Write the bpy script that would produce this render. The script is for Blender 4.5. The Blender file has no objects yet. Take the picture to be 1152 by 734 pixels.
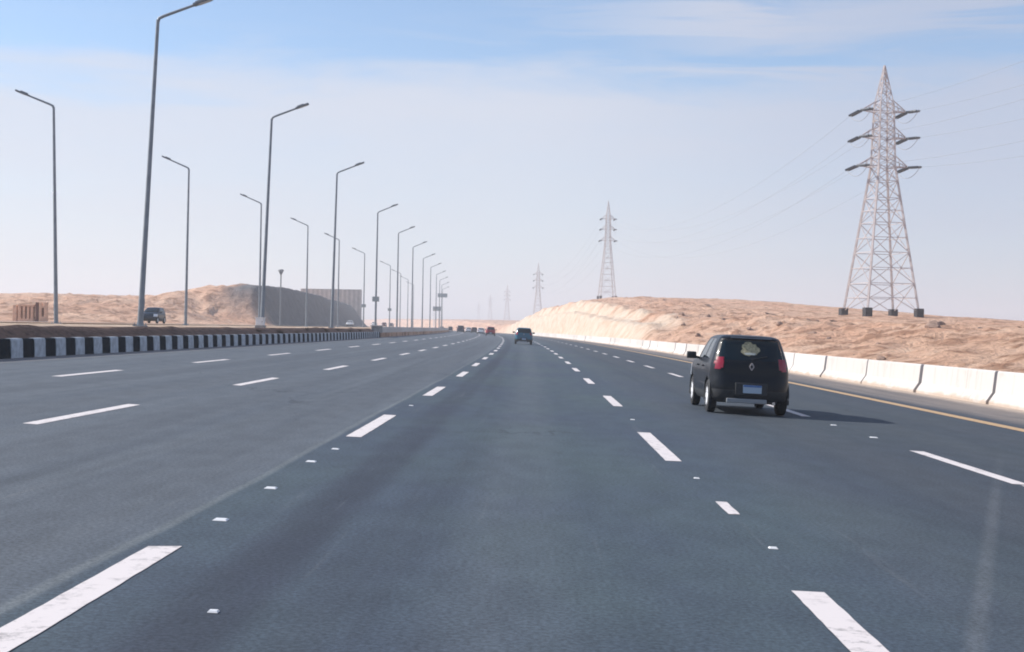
import bpy, bmesh, math, random
import numpy as np
from mathutils import Vector, Matrix, Euler

S = bpy.context.scene
COL = S.collection
R = math.radians
random.seed(7)

# ------------------------------------------------------------------ camera
EYE = 1.43
cam_d = bpy.data.cameras.new('camera')
cam = bpy.data.objects.new('camera', cam_d)
COL.objects.link(cam)
cam_d.sensor_fit = 'HORIZONTAL'
cam_d.sensor_width = 36.0
cam_d.lens = 36.0 * 1500 / 1152
cam_d.clip_start = 0.05
cam_d.clip_end = 12000
cam.matrix_world = (Matrix.Translation((0, 0, EYE)) @ Matrix.Rotation(R(1.187), 4, 'Z')
                    @ Matrix.Rotation(R(90 + 0.132), 4, 'X') @ Matrix.Rotation(R(1.0), 4, 'Z'))
S.camera = cam

# ------------------------------------------------------------------ sky, sun, exposure
SUN_EL, SUN_AZ = 35.0, -78.0            # azimuth clockwise from +Y
sunv = Vector((math.sin(R(SUN_AZ)) * math.cos(R(SUN_EL)), math.cos(R(SUN_AZ)) * math.cos(R(SUN_EL)), math.sin(R(SUN_EL))))
W = bpy.data.worlds.new('World')
S.world = W
W.use_nodes = True
nt = W.node_tree
for n in list(nt.nodes):
    nt.nodes.remove(n)


def N(t, kind, **kw):
    n = t.nodes.new(kind)
    for k, v in kw.items():
        if k.startswith('i_'):
            key = k[2:]
            key = int(key) if key.isdigit() else key.replace('_', ' ')
            n.inputs[key].default_value = v
        else:
            setattr(n, k, v)
    return n


def link(t, a, ai, b, bi):
    t.links.new(a.outputs[ai], b.inputs[bi])


def math_node(t, op, a, b=None, clamp=False):
    n = t.nodes.new('ShaderNodeMath')
    n.operation = op
    n.use_clamp = clamp
    for i, v in enumerate((a, b)):
        if v is None:
            continue
        if isinstance(v, (int, float)):
            n.inputs[i].default_value = v
        else:
            t.links.new(v, n.inputs[i])
    return n.outputs[0]


def smooth(t, v, lo, hi, a=0.0, b=1.0):
    n = t.nodes.new('ShaderNodeMapRange')
    n.interpolation_type = 'SMOOTHSTEP'
    t.links.new(v, n.inputs[0])
    n.inputs[1].default_value = lo
    n.inputs[2].default_value = hi
    n.inputs[3].default_value = a
    n.inputs[4].default_value = b
    return n.outputs[0]


def mixc(t, fac, a, b, blend='MIX'):
    n = t.nodes.new('ShaderNodeMix')
    n.data_type = 'RGBA'
    n.blend_type = blend
    for sock, v in ((n.inputs[0], fac), (n.inputs[6], a), (n.inputs[7], b)):
        if isinstance(v, (int, float)):
            sock.default_value = v
        elif isinstance(v, tuple):
            sock.default_value = v if len(v) == 4 else (*v, 1)
        else:
            t.links.new(v, sock)
    return n.outputs[2]


sky = N(nt, 'ShaderNodeTexSky', sky_type='NISHITA', sun_disc=False, sun_elevation=R(SUN_EL), sun_rotation=R(SUN_AZ % 360),
        altitude=100, air_density=1.0, dust_density=0.3, ozone_density=4.0)
tc = N(nt, 'ShaderNodeTexCoord')
sep = N(nt, 'ShaderNodeSeparateXYZ')
link(nt, tc, 'Generated', sep, 0)
# thin high cloud: a wide veil with a soft ragged upper edge and streaks above it
mp = N(nt, 'ShaderNodeMapping')
mp.inputs['Scale'].default_value = (4.0, 4.0, 22.0)
mp.inputs['Rotation'].default_value = (0, R(9), 0)
link(nt, tc, 'Generated', mp, 0)
n1 = N(nt, 'ShaderNodeTexNoise', i_Scale=1.0, i_Detail=7.0, i_Roughness=0.55, i_Distortion=0.35)
link(nt, mp, 0, n1, 'Vector')
mp2 = N(nt, 'ShaderNodeMapping')
mp2.inputs['Scale'].default_value = (2.2, 2.2, 26.0)
mp2.inputs['Rotation'].default_value = (0, R(-10), 0)
mp2.inputs['Location'].default_value = (3.3, 1.0, 0.4)
link(nt, tc, 'Generated', mp2, 0)
n2 = N(nt, 'ShaderNodeTexNoise', i_Scale=1.9, i_Detail=8.0, i_Roughness=0.58, i_Distortion=0.9)
link(nt, mp2, 0, n2, 'Vector')
edge = math_node(nt, 'ADD', sep.outputs[2], math_node(nt, 'MULTIPLY', math_node(nt, 'SUBTRACT', n1.outputs[0], 0.5), 0.17))
edge = math_node(nt, 'ADD', edge, math_node(nt, 'MULTIPLY', sep.outputs[0], -0.02))
veil = smooth(nt, edge, 0.155, 0.222, 1.0, 0.0)
streak = smooth(nt, n2.outputs[0], 0.40, 0.62, 0.0, 0.8)
rightside = smooth(nt, sep.outputs[0], -0.06, 0.16, 0.12, 1.0)
streak = math_node(nt, 'MULTIPLY', streak, rightside)
band = math_node(nt, 'SUBTRACT', sep.outputs[2], math_node(nt, 'ADD', 0.192, math_node(nt, 'MULTIPLY', sep.outputs[0], 0.14)))
band = math_node(nt, 'ADD', band, math_node(nt, 'MULTIPLY', math_node(nt, 'SUBTRACT', n2.outputs[0], 0.5), 0.09))
band = smooth(nt, math_node(nt, 'ABSOLUTE', band), 0.004, 0.034, 0.72, 0.0)
band = math_node(nt, 'MULTIPLY', band, smooth(nt, sep.outputs[0], 0.0, 0.2, 0.0, 1.0))
streak = math_node(nt, 'MAXIMUM', streak, band)
cover = math_node(nt, 'MAXIMUM', math_node(nt, 'MULTIPLY', veil, 0.82), streak)
thin = smooth(nt, n1.outputs[0], 0.25, 0.8, 1.0, 0.8)
cover = math_node(nt, 'MAXIMUM', math_node(nt, 'MULTIPLY', cover, thin), 0.06)
CLOUD = (4.6, 4.68, 5.15)
cloudc = mixc(nt, smooth(nt, sep.outputs[0], -0.05, 0.33, 0.0, 1.0), CLOUD, (3.35, 3.6, 4.4))
skyc = mixc(nt, cover, sky.outputs[0], cloudc)
bg = N(nt, 'ShaderNodeBackground', i_Strength=0.11)
nt.links.new(skyc, bg.inputs[0])
wo = N(nt, 'ShaderNodeOutputWorld')
link(nt, bg, 0, wo, 0)

sl = bpy.data.lights.new('sun', 'SUN')
sl.energy = 4.2
sl.angle = R(0.55)
sl.color = (1.0, 0.95, 0.88)
so = bpy.data.objects.new('sun', sl)
COL.objects.link(so)
so.rotation_euler = (-sunv).to_track_quat('-Z', 'Y').to_euler()
so.location = (-100, 20, 90)

S.view_settings.view_transform = 'Standard'
S.view_settings.look = 'None'
S.view_settings.exposure = 0.55
S.view_settings.gamma = 1
S.cycles.volume_bounces = 1
S.cycles.max_bounces = 6
S.cycles.filter_width = 1.9


# ------------------------------------------------------------------ materials
def mat(name, col, rough=0.6, metal=0.0, spec=0.5, var=0.0, scale=8.0, bump=0.0, coords='Object', coat=0.0, emit=None):
    m = bpy.data.materials.new(name)
    m.use_nodes = True
    t = m.node_tree
    b = t.nodes['Principled BSDF']
    b.inputs['Base Color'].default_value = (*col, 1)
    b.inputs['Roughness'].default_value = rough
    b.inputs['Metallic'].default_value = metal
    b.inputs['Specular IOR Level'].default_value = spec
    b.inputs['Coat Weight'].default_value = coat
    b.inputs['Coat Roughness'].default_value = 0.05
    if var or bump:
        c = N(t, 'ShaderNodeTexCoord')
        n = N(t, 'ShaderNodeTexNoise', i_Scale=scale, i_Detail=6.0, i_Roughness=0.6)
        link(t, c, coords, n, 'Vector')
        if var:
            lo = tuple(v * (1 - var) for v in col)
            hi = tuple(min(1, v * (1 + var)) for v in col)
            f = smooth(t, n.outputs[0], 0.3, 0.7)
            t.links.new(mixc(t, f, lo, hi), b.inputs['Base Color'])
        if bump:
            bp = N(t, 'ShaderNodeBump', i_Strength=bump, i_Distance=0.05)
            link(t, n, 0, bp, 'Height')
            link(t, bp, 0, b, 'Normal')
    if emit:
        b.inputs['Emission Color'].default_value = (*emit[:3], 1)
        b.inputs['Emission Strength'].default_value = emit[3]
    return m


def sand_material():
    m = bpy.data.materials.new('desert_sand')
    m.use_nodes = True
    t = m.node_tree
    b = t.nodes['Principled BSDF']
    c = N(t, 'ShaderNodeTexCoord')
    big = N(t, 'ShaderNodeTexNoise', i_Scale=0.06, i_Detail=6.0, i_Roughness=0.6)
    med = N(t, 'ShaderNodeTexNoise', i_Scale=0.45, i_Detail=8.0, i_Roughness=0.65, i_Distortion=0.4)
    fin = N(t, 'ShaderNodeTexNoise', i_Scale=3.0, i_Detail=8.0, i_Roughness=0.7)
    vor = N(t, 'ShaderNodeTexVoronoi', i_Scale=0.8)
    for n in (big, med, fin, vor):
        link(t, c, 'Object', n, 'Vector')
    a = mixc(t, smooth(t, big.outputs[0], 0.35, 0.65), (0.64, 0.375, 0.25), (0.73, 0.49, 0.35))
    a = mixc(t, smooth(t, med.outputs[0], 0.47, 0.62), a, (0.37, 0.205, 0.13))
    a = mixc(t, smooth(t, med.outputs[0], 0.42, 0.25), a, (0.70, 0.52, 0.38))
    a = mixc(t, smooth(t, fin.outputs[0], 0.54, 0.66, 0, 0.7), a, (0.26, 0.155, 0.105))
    # dug faces of pale rock and graded sand, marked in a vertex attribute
    at = N(t, 'ShaderNodeAttribute', attribute_name='pale')
    at2 = N(t, 'ShaderNodeAttribute', attribute_name='soil')
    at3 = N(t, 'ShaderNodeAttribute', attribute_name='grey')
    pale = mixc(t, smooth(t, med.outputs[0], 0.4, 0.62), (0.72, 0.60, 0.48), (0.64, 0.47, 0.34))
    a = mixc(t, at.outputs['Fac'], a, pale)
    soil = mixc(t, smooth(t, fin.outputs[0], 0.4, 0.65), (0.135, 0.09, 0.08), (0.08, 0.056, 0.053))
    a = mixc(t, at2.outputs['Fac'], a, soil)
    grey = mixc(t, smooth(t, med.outputs[0], 0.4, 0.65), (0.15, 0.15, 0.157), (0.11, 0.11, 0.118))  # shade of the cutting painted in as a darker grey
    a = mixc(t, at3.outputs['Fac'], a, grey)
    t.links.new(a, b.inputs['Base Color'])
    b.inputs['Roughness'].default_value = 0.95
    b.inputs['Specular IOR Level'].default_value = 0.1
    h = math_node(t, 'ADD', math_node(t, 'MULTIPLY', med.outputs[0], 0.9), math_node(t, 'MULTIPLY', fin.outputs[0], 0.22))
    bp = N(t, 'ShaderNodeBump', i_Strength=1.0, i_Distance=1.3)
    t.links.new(h, bp.inputs['Height'])
    link(t, bp, 0, b, 'Normal')
    return m


def road_material():
    m = bpy.data.materials.new('asphalt')
    m.use_nodes = True
    t = m.node_tree
    b = t.nodes['Principled BSDF']
    uv = N(t, 'ShaderNodeUVMap')
    sp = N(t, 'ShaderNodeSeparateXYZ')
    link(t, uv, 0, sp, 0)
    X = sp.outputs[0]

    def noise(sx, sy, detail=5.0, rough=0.6):
        k = N(t, 'ShaderNodeMapping')
        k.inputs['Scale'].default_value = (sx, sy, 1)
        link(t, uv, 0, k, 0)
        n = N(t, 'ShaderNodeTexNoise', i_Scale=1.0, i_Detail=detail, i_Roughness=rough)
        link(t, k, 0, n, 'Vector')
        return n.outputs[0]
    streak = noise(1.6, 0.035)
    patch = noise(0.25, 0.10)
    grit = noise(32, 32, 4.0, 0.8)
    mott = noise(3.0, 1.2)
    wob = math_node(t, 'MULTIPLY', math_node(t, 'SUBTRACT', noise(0.4, 0.12), 0.5), 0.25)
    Xw = math_node(t, 'ADD', X, wob)

    def band(c, w, soft, x=Xw):
        d = math_node(t, 'ABSOLUTE', math_node(t, 'SUBTRACT', x, c))
        return smooth(t, d, w, w + soft, 1.0, 0.0)
    base = mixc(t, smooth(t, patch, 0.35, 0.65), (0.050, 0.066, 0.093), (0.060, 0.084, 0.096))
    # older, paler lanes beyond the paving seam
    old = smooth(t, X, -2.50, -2.36, 1.0, 0.0)
    base = mixc(t, old, base, mixc(t, smooth(t, streak, 0.35, 0.65), (0.080, 0.094, 0.112), (0.100, 0.115, 0.132)))
    fresh = smooth(t, Xw, 1.8, 4.5, 0.0, 0.75)
    base = mixc(t, fresh, base, (0.045, 0.054, 0.066))
    # wheel paths
    for c in (-0.15,):
        base = mixc(t, math_node(t, 'MULTIPLY', band(c, 0.05, 0.6), math_node(t, 'MULTIPLY', streak, 0.45)), base, (0.13, 0.145, 0.155))
    for c in (-1.55,):
        base = mixc(t, math_node(t, 'MULTIPLY', band(c, 0.12, 0.22), math_node(t, 'MULTIPLY', streak, 1.0)), base, (0.026, 0.030, 0.046))
    for c in (-8.6, -6.8, -4.9, -3.2):
        base = mixc(t, math_node(t, 'MULTIPLY', band(c, 0.2, 0.45), 0.22), base, (0.055, 0.06, 0.07))
    for c in (2.6, 4.3, 6.4, 8.0):
        base = mixc(t, math_node(t, 'MULTIPLY', band(c, 0.2, 0.45), 0.15), base, (0.085, 0.09, 0.095))
    base = mixc(t, math_node(t, 'MULTIPLY', band(-2.45, 0.012, 0.05), math_node(t, 'MULTIPLY', streak, 0.75)), base, (0.19, 0.21, 0.21))
    # windscreen reflection painted as a pale streak, then blown sand along both edges
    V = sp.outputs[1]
    refl_streak = math_node(t, 'ABSOLUTE', math_node(t, 'SUBTRACT', X, math_node(t, 'ADD', math_node(t, 'MULTIPLY', V, 0.355), -0.17)))
    refl_streak = math_node(t, 'MULTIPLY', smooth(t, refl_streak, 0.01, 0.09, 1.0, 0.0), smooth(t, V, 8.0, 22.0, 0.36, 0.0))
    base = mixc(t, math_node(t, 'MULTIPLY', refl_streak, smooth(t, mott, 0.2, 0.6, 0.6, 1.0)), base, (0.15, 0.16, 0.17))
    dust = smooth(t, Xw, 9.6, 10.4, 0.0, 0.75)
    dust = math_node(t, 'MULTIPLY', dust, smooth(t, noise(1.2, 0.08), 0.25, 0.6, 0.45, 1.0))
    base = mixc(t, dust, base, (0.26, 0.215, 0.185))
    dust2 = smooth(t, Xw, 11.6, 12.5, 0.0, 1.0)
    base = mixc(t, dust2, base, (0.44, 0.35, 0.28))
    dustl = smooth(t, Xw, -12.2, -12.9, 0.0, 0.8)
    base = mixc(t, dustl, base, (0.24, 0.215, 0.20))
    # oil darkened middle of each lane, scuffs and fine cracks
    for c in (-7.7, -4.0, -0.9, 3.5, 7.2):
        base = mixc(t, math_node(t, 'MULTIPLY', band(c, 0.1, 0.5), smooth(t, noise(2.2, 0.05), 0.42, 0.68, 0.0, 0.32)), base, (0.030, 0.034, 0.042))
    scuff = smooth(t, noise(5.5, 0.16, 6.0, 0.7), 0.60, 0.74, 0.0, 0.35)
    base = mixc(t, scuff, base, (0.14, 0.15, 0.16))
    stain = smooth(t, noise(0.9, 0.5, 7.0, 0.7), 0.60, 0.72, 0.0, 0.30)
    base = mixc(t, stain, base, (0.032, 0.038, 0.048))
    km = N(t, 'ShaderNodeMapping')
    km.inputs['Scale'].default_value = (0.22, 0.09, 1)
    link(t, uv, 0, km, 0)
    kd = N(t, 'ShaderNodeTexNoise', i_Scale=6.0, i_Detail=4.0)
    link(t, km, 0, kd, 'Vector')
    kv = N(t, 'ShaderNodeVectorMath', operation='ADD')
    link(t, km, 0, kv, 0)
    ks = N(t, 'ShaderNodeVectorMath', operation='SCALE')
    ks.inputs[3].default_value = 0.25
    link(t, kd, 1, ks, 0)
    link(t, ks, 0, kv, 1)
    kr = N(t, 'ShaderNodeTexVoronoi', feature='DISTANCE_TO_EDGE', i_Scale=1.0)
    link(t, kv, 0, kr, 'Vector')
    crack = smooth(t, kr.outputs['Distance'], 0.0015, 0.005, 0.55, 0.0)
    crack = math_node(t, 'MULTIPLY', crack, smooth(t, patch, 0.45, 0.6))
    base = mixc(t, crack, base, (0.022, 0.025, 0.032))
    g = smooth(t, grit, 0.3, 0.72, 0.60, 1.44)
    g2 = smooth(t, mott, 0.3, 0.7, 0.90, 1.10)
    gg = math_node(t, 'MULTIPLY', g, g2)
    k = N(t, 'ShaderNodeVectorMath', operation='SCALE')
    t.links.new(base, k.inputs[0])
    t.links.new(gg, k.inputs[3])
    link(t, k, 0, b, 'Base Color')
    b.inputs['Roughness'].default_value = 0.82
    b.inputs['Specular IOR Level'].default_value = 0.3
    bp = N(t, 'ShaderNodeBump', i_Strength=0.35, i_Distance=0.006)
    t.links.new(grit, bp.inputs['Height'])
    link(t, bp, 0, b, 'Normal')
    return m


def paint_material(name, col):
    m = bpy.data.materials.new(name)
    m.use_nodes = True
    t = m.node_tree
    b = t.nodes['Principled BSDF']
    c = N(t, 'ShaderNodeTexCoord')
    n = N(t, 'ShaderNodeTexNoise', i_Scale=9.0, i_Detail=8.0, i_Roughness=0.7)
    link(t, c, 'Object', n, 'Vector')
    f = smooth(t, n.outputs[0], 0.50, 0.66, 0.0, 0.8)
    n2 = N(t, 'ShaderNodeTexNoise', i_Scale=1.3, i_Detail=3.0)
    link(t, c, 'Object', n2, 'Vector')
    f = math_node(t, 'MULTIPLY', f, smooth(t, n2.outputs[0], 0.35, 0.65, 0.25, 1.0))
    t.links.new(mixc(t, f, col, tuple(v * 0.35 for v in col)), b.inputs['Base Color'])
    b.inputs['Roughness'].default_value = 0.7
    return m


M = {
    'sand': sand_material(),
    'asphalt': road_material(),
    'paint': paint_material('white_road_paint', (0.70, 0.635, 0.61)),
    'yellow': paint_material('yellow_road_paint', (0.52, 0.335, 0.17)),
    'barrier': mat('white_concrete', (0.56, 0.525, 0.49), 0.85, var=0.10, scale=2.2, bump=0.25),
    'kerb_white': mat('faded_white_paint', (0.42, 0.46, 0.50), 0.9, spec=0.1, var=0.22, scale=5, bump=0.2),
    'kerb_black': mat('faded_black_paint', (0.006, 0.012, 0.02), 0.9, spec=0.1, var=0.4, scale=6, bump=0.2),
    'concrete': mat('grey_concrete', (0.30, 0.29, 0.28), 0.9, var=0.25, scale=3, bump=0.3),
    'dark_concrete': mat('bitumen_coated_concrete', (0.03, 0.028, 0.03), 0.85, var=0.4, scale=3, bump=0.3),
    'galv': mat('galvanised_steel', (0.215, 0.245, 0.275), 0.55, metal=0.3, var=0.12, scale=3),
    'galv_dull': mat('weathered_galvanised_steel', (0.50, 0.44, 0.425), 0.65, metal=0.2, var=0.12, scale=1.5),
    'lamp_body': mat('lamp_casing', (0.16, 0.18, 0.20), 0.5, metal=0.3),
    'lamp_glass': mat('lamp_glass', (0.45, 0.47, 0.48), 0.25),
    'insul': mat('dark_glass_insulator', (0.035, 0.05, 0.065), 0.35),
    'wire': mat('aluminium_conductor', (0.30, 0.31, 0.33), 0.6, metal=0.5),
    'glass': mat('dark_tinted_glass', (0.006, 0.014, 0.020), 0.06, spec=0.35),
    'tyre': mat('tyre_rubber', (0.018, 0.018, 0.020), 0.85, var=0.2, scale=20),
    'rim': mat('silver_alloy', (0.86, 0.86, 0.87), 0.4, metal=0.0),
    'trim': mat('black_plastic', (0.022, 0.024, 0.027), 0.6, var=0.15, scale=20),
    'skid': mat('silver_plastic', (0.25, 0.265, 0.28), 0.55, metal=0.1),
    'chrome': mat('chrome', (0.75, 0.75, 0.76), 0.15, metal=1.0),
    'red_lens': mat('red_lamp_lens', (0.27, 0.006, 0.024), 0.25, coat=0.3),
    'clear_lens': mat('clear_lamp_lens', (0.75, 0.76, 0.78), 0.12, coat=0.6),
    'plate': mat('licence_plate', (0.36, 0.45, 0.54), 0.45),
    'plate_band': mat('licence_plate_band', (0.05, 0.14, 0.36), 0.45),
    'gold': mat('gold_sticker', (0.36, 0.315, 0.19), 0.6, var=0.45, scale=26),
    'pale_sticker': mat('pale_sticker', (0.55, 0.55, 0.48), 0.6, var=0.1, scale=20),
    'brick': mat('pale_orange_plaster', (0.70, 0.45, 0.31), 0.9, var=0.18, scale=2, bump=0.2),
    'void': mat('dark_brown', (0.16, 0.075, 0.055), 0.95),  # dark brown, for the panels behind the openings and one post
    'wall': mat('grey_brown_cladding', (0.31, 0.25, 0.22), 0.85, var=0.15, scale=0.6),
    'wall_rib': mat('pale_cladding', (0.42, 0.35, 0.31), 0.85, var=0.12, scale=0.6),
    'rock': mat('brown_rock', (0.27, 0.18, 0.135), 0.95, var=0.4, scale=3, bump=0.6),
    'twig': mat('dry_twigs', (0.085, 0.055, 0.042), 0.95, var=0.4, scale=6),
    'sign': mat('sign_back', (0.34, 0.39, 0.40), 0.6, metal=0.2, var=0.1),
    'white_metal': mat('white_painted_metal', (0.78, 0.78, 0.78), 0.5, var=0.06),
    'stud': mat('ceramic_stud', (0.78, 0.77, 0.76), 0.3),
}


def barrier_material():
    m = mat('white_concrete', (0.56, 0.525, 0.49), 0.88, bump=0.25, scale=4)
    t = m.node_tree
    b = t.nodes['Principled BSDF']
    c = N(t, 'ShaderNodeTexCoord')
    oi = N(t, 'ShaderNodeObjectInfo')
    off = N(t, 'ShaderNodeCombineXYZ')
    t.links.new(math_node(t, 'MULTIPLY', oi.outputs['Random'], 60.0), off.inputs[1])
    ad = N(t, 'ShaderNodeVectorMath', operation='ADD')
    link(t, c, 'Object', ad, 0)
    link(t, off, 0, ad, 1)
    k = N(t, 'ShaderNodeMapping')
    k.inputs['Scale'].default_value = (1, 3.0, 0.35)
    link(t, ad, 0, k, 0)
    run = N(t, 'ShaderNodeTexNoise', i_Scale=1.6, i_Detail=7.0, i_Roughness=0.65)
    link(t, k, 0, run, 'Vector')
    blot = N(t, 'ShaderNodeTexNoise', i_Scale=1.1, i_Detail=7.0, i_Roughness=0.7)
    link(t, ad, 0, blot, 'Vector')
    tone = mixc(t, oi.outputs['Random'], (0.52, 0.48, 0.445), (0.60, 0.57, 0.535))
    tone = mixc(t, smooth(t, run.outputs[0], 0.52, 0.72, 0, 0.6), tone, (0.36, 0.32, 0.28))
    tone = mixc(t, smooth(t, blot.outputs[0], 0.56, 0.70, 0, 0.45), tone, (0.40, 0.34, 0.29))
    sp = N(t, 'ShaderNodeSeparateXYZ')
    link(t, c, 'Object', sp, 0)
    low = math_node(t, 'ADD', sp.outputs[2], math_node(t, 'MULTIPLY', math_node(t, 'SUBTRACT', blot.outputs[0], 0.5), 0.5))
    tone = mixc(t, smooth(t, low, 0.02, 0.16, 0.8, 0.0), tone, (0.42, 0.32, 0.24))
    t.links.new(tone, b.inputs['Base Color'])
    return m


M['barrier'] = barrier_material()


def car_paint(name, col, coat=0.22, rough=0.4):
    return mat(name, col, rough, metal=0.0, spec=0.15, coat=coat)


# ------------------------------------------------------------------ object helpers
def lk(name, me, m=None, parent=None):
    o = bpy.data.objects.new(name, me)
    COL.objects.link(o)
    if m is not None:
        for q in (m if isinstance(m, (list, tuple)) else [m]):
            me.materials.append(q)
    if parent is not None:
        o.parent = parent
    return o


def tag(o, label=None, cat=None, group=None, kind=None):
    for k, v in (('label', label), ('category', cat), ('group', group), ('kind', kind)):
        if v:
            o[k] = v
    return o


def empty(name, loc=(0, 0, 0), rz=0.0):
    o = bpy.data.objects.new(name, None)
    COL.objects.link(o)
    o.empty_display_size = 0.3
    o.location = loc
    o.rotation_euler = (0, 0, rz)
    return o


KIDS = {}


def copy_tree(o, parent=None):
    c = o.copy()
    COL.objects.link(c)
    if parent is not None:
        c.parent = parent
    for ch in [x for x in COL.objects if x.parent == o]:
        copy_tree(ch, c)
    return c


class MB:
    """collects boxes, bars, tubes and free faces into one mesh"""
    def __init__(self):
        self.v, self.f, self.mi = [], [], []

    def face_block(self, vs, fs, mi=0):
        o = len(self.v)
        self.v += [tuple(p) for p in vs]
        self.f += [tuple(i + o for i in f) for f in fs]
        self.mi += [mi] * len(fs)
        return self

    def box(self, c, s, rot=None, mi=0):
        x, y, z = (q / 2 for q in s)
        vs = [Vector(p) for p in ((-x, -y, -z), (x, -y, -z), (x, y, -z), (-x, y, -z), (-x, -y, z), (x, -y, z), (x, y, z), (-x, y, z))]
        if rot is not None:
            vs = [rot @ p for p in vs]
        vs = [p + Vector(c) for p in vs]
        return self.face_block(vs, [(0, 3, 2, 1), (4, 5, 6, 7), (0, 1, 5, 4), (1, 2, 6, 5), (2, 3, 7, 6), (3, 0, 4, 7)], mi)

    def bar(self, a, b, w, h=None, mi=0):
        a, b = Vector(a), Vector(b)
        h = h or w
        d = (b - a)
        q = d.to_track_quat('Z', 'Y').to_matrix()
        return self.box((a + b) / 2, (w, h, d.length), q, mi)

    def tube(self, pts, rads, n=8, mi=0, cap=True):
        pts = [Vector(p) for p in pts]
        if isinstance(rads, (int, float)):
            rads = [rads] * len(pts)
        rings = []
        for i, p in enumerate(pts):
            d = (pts[min(i + 1, len(pts) - 1)] - pts[max(i - 1, 0)]).normalized()
            q = d.to_track_quat('Z', 'Y').to_matrix()
            rings.append([p + q @ Vector((rads[i] * math.cos(2 * math.pi * k / n), rads[i] * math.sin(2 * math.pi * k / n), 0)) for k in range(n)])
        vs = [p for r in rings for p in r]
        fs = []
        for i in range(len(pts) - 1):
            for k in range(n):
                fs.append((i * n + k, i * n + (k + 1) % n, (i + 1) * n + (k + 1) % n, (i + 1) * n + k))
        if cap:
            fs.append(tuple(range(n - 1, -1, -1)))
            fs.append(tuple((len(pts) - 1) * n + k for k in range(n)))
        return self.face_block(vs, fs, mi)

    def lathe_x(self, prof, n=28, mi=0, c=(0, 0, 0)):
        """profile (x, r) turned about the x axis"""
        vs, fs = [], []
        for x, r in prof:
            for k in range(n):
                a = 2 * math.pi * k / n
                vs.append((c[0] + x, c[1] + r * math.cos(a), c[2] + r * math.sin(a)))
        for i in range(len(prof) - 1):
            for k in range(n):
                fs.append((i * n + k, i * n + (k + 1) % n, (i + 1) * n + (k + 1) % n, (i + 1) * n + k))
        return self.face_block(vs, fs, mi)

    def mesh(self, name, smooth_deg=None, bevel=0.0):
        me = bpy.data.meshes.new(name)
        me.from_pydata(self.v, [], self.f)
        me.update()
        bm = bmesh.new()
        bm.from_mesh(me)
        for i, fc in enumerate(bm.faces):
            fc.material_index = self.mi[i]
        bmesh.ops.recalc_face_normals(bm, faces=bm.faces)
        if bevel:
            es = [e for e in bm.edges if len(e.link_faces) == 2 and e.calc_face_angle(0) > R(40)]
            bmesh.ops.bevel(bm, geom=es, offset=bevel, segments=2, affect='EDGES', profile=0.5)
        bm.to_mesh(me)
        bm.free()
        if smooth_deg:
            me.shade_smooth()
            me.set_sharp_from_angle(angle=R(smooth_deg))
        return me

    def build(self, name, m, parent=None, smooth_deg=None, bevel=0.0):
        return lk(name, self.mesh(name, smooth_deg, bevel), m, parent)


# ------------------------------------------------------------------ road frame: X across (right positive), d along
CROSS = math.tan(R(2.0))
CURV = 8.6e-5


def curve(d):
    d = np.asarray(d, float)
    dd = np.clip(d, 0, 1100)
    return -CURV * dd * dd - np.where(d > 1100, (d - 1100) * 2 * CURV * 1100, 0)


def rz(X):
    return -X * CROSS


def P(X, d, z=0.0):
    """point at lateral X, distance d, z above the road plane"""
    return Vector((X + float(curve(d)), d, rz(X) + z))


def heading(d):
    return math.atan(2 * CURV * min(max(d, 0), 1100))       # rotation about z that follows the road


def wx(px, d):
    """world x seen in photo column px at distance d near the horizon"""
    return (px - 607) / 1500 * d


# ------------------------------------------------------------------ noise for the terrain
RNG = np.random.RandomState(11)
PERM = RNG.rand(256, 256)


def vnoise(x, y):
    xi, yi = np.floor(x).astype(int), np.floor(y).astype(int)
    fx, fy = x - xi, y - yi
    fx, fy = fx * fx * (3 - 2 * fx), fy * fy * (3 - 2 * fy)
    a = PERM[xi % 256, yi % 256]
    b = PERM[(xi + 1) % 256, yi % 256]
    c = PERM[xi % 256, (yi + 1) % 256]
    d = PERM[(xi + 1) % 256, (yi + 1) % 256]
    return (a * (1 - fx) + b * fx) * (1 - fy) + (c * (1 - fx) + d * fx) * fy - 0.5


def fbm(x, y, o=5, g=0.5):
    s, a = 0, 1.0
    for k in range(o):
        s = s + a * vnoise(x * 2 ** k + 17.3 * k, y * 2 ** k + 5.1 * k)
        a *= g
    return s


def sst(x, a, b):
    t = np.clip((x - a) / (b - a), 0, 1)
    return t * t * (3 - 2 * t)


MED_Z = 1.27          # level of the raised median and of the opposite carriageway
HR = np.array([[-80, 2.2], [40, 2.3], [60, 2.0], [82, 2.3], [131, 3.0], [178, 4.3], [240, 6.4], [330, 10.3], [420, 10.4], [490, 9.4], [545, 7.8],
               [600, 5.0], [680, 4.2], [900, 7.5], [1300, 10.0], [1800, 13.0], [3200, 16]])
HL = np.array([[-80, 0.0], [150, 0.2], [200, 2.6], [255, 7.0], [280, 8.4], [320, 9.4], [380, 9.4], [430, 9.2], [560, 9.2], [620, 7.0], [665, 2.5], [700, 2.0], [1200, 4.0], [1800, 10.0], [3200, 15]])


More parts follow.
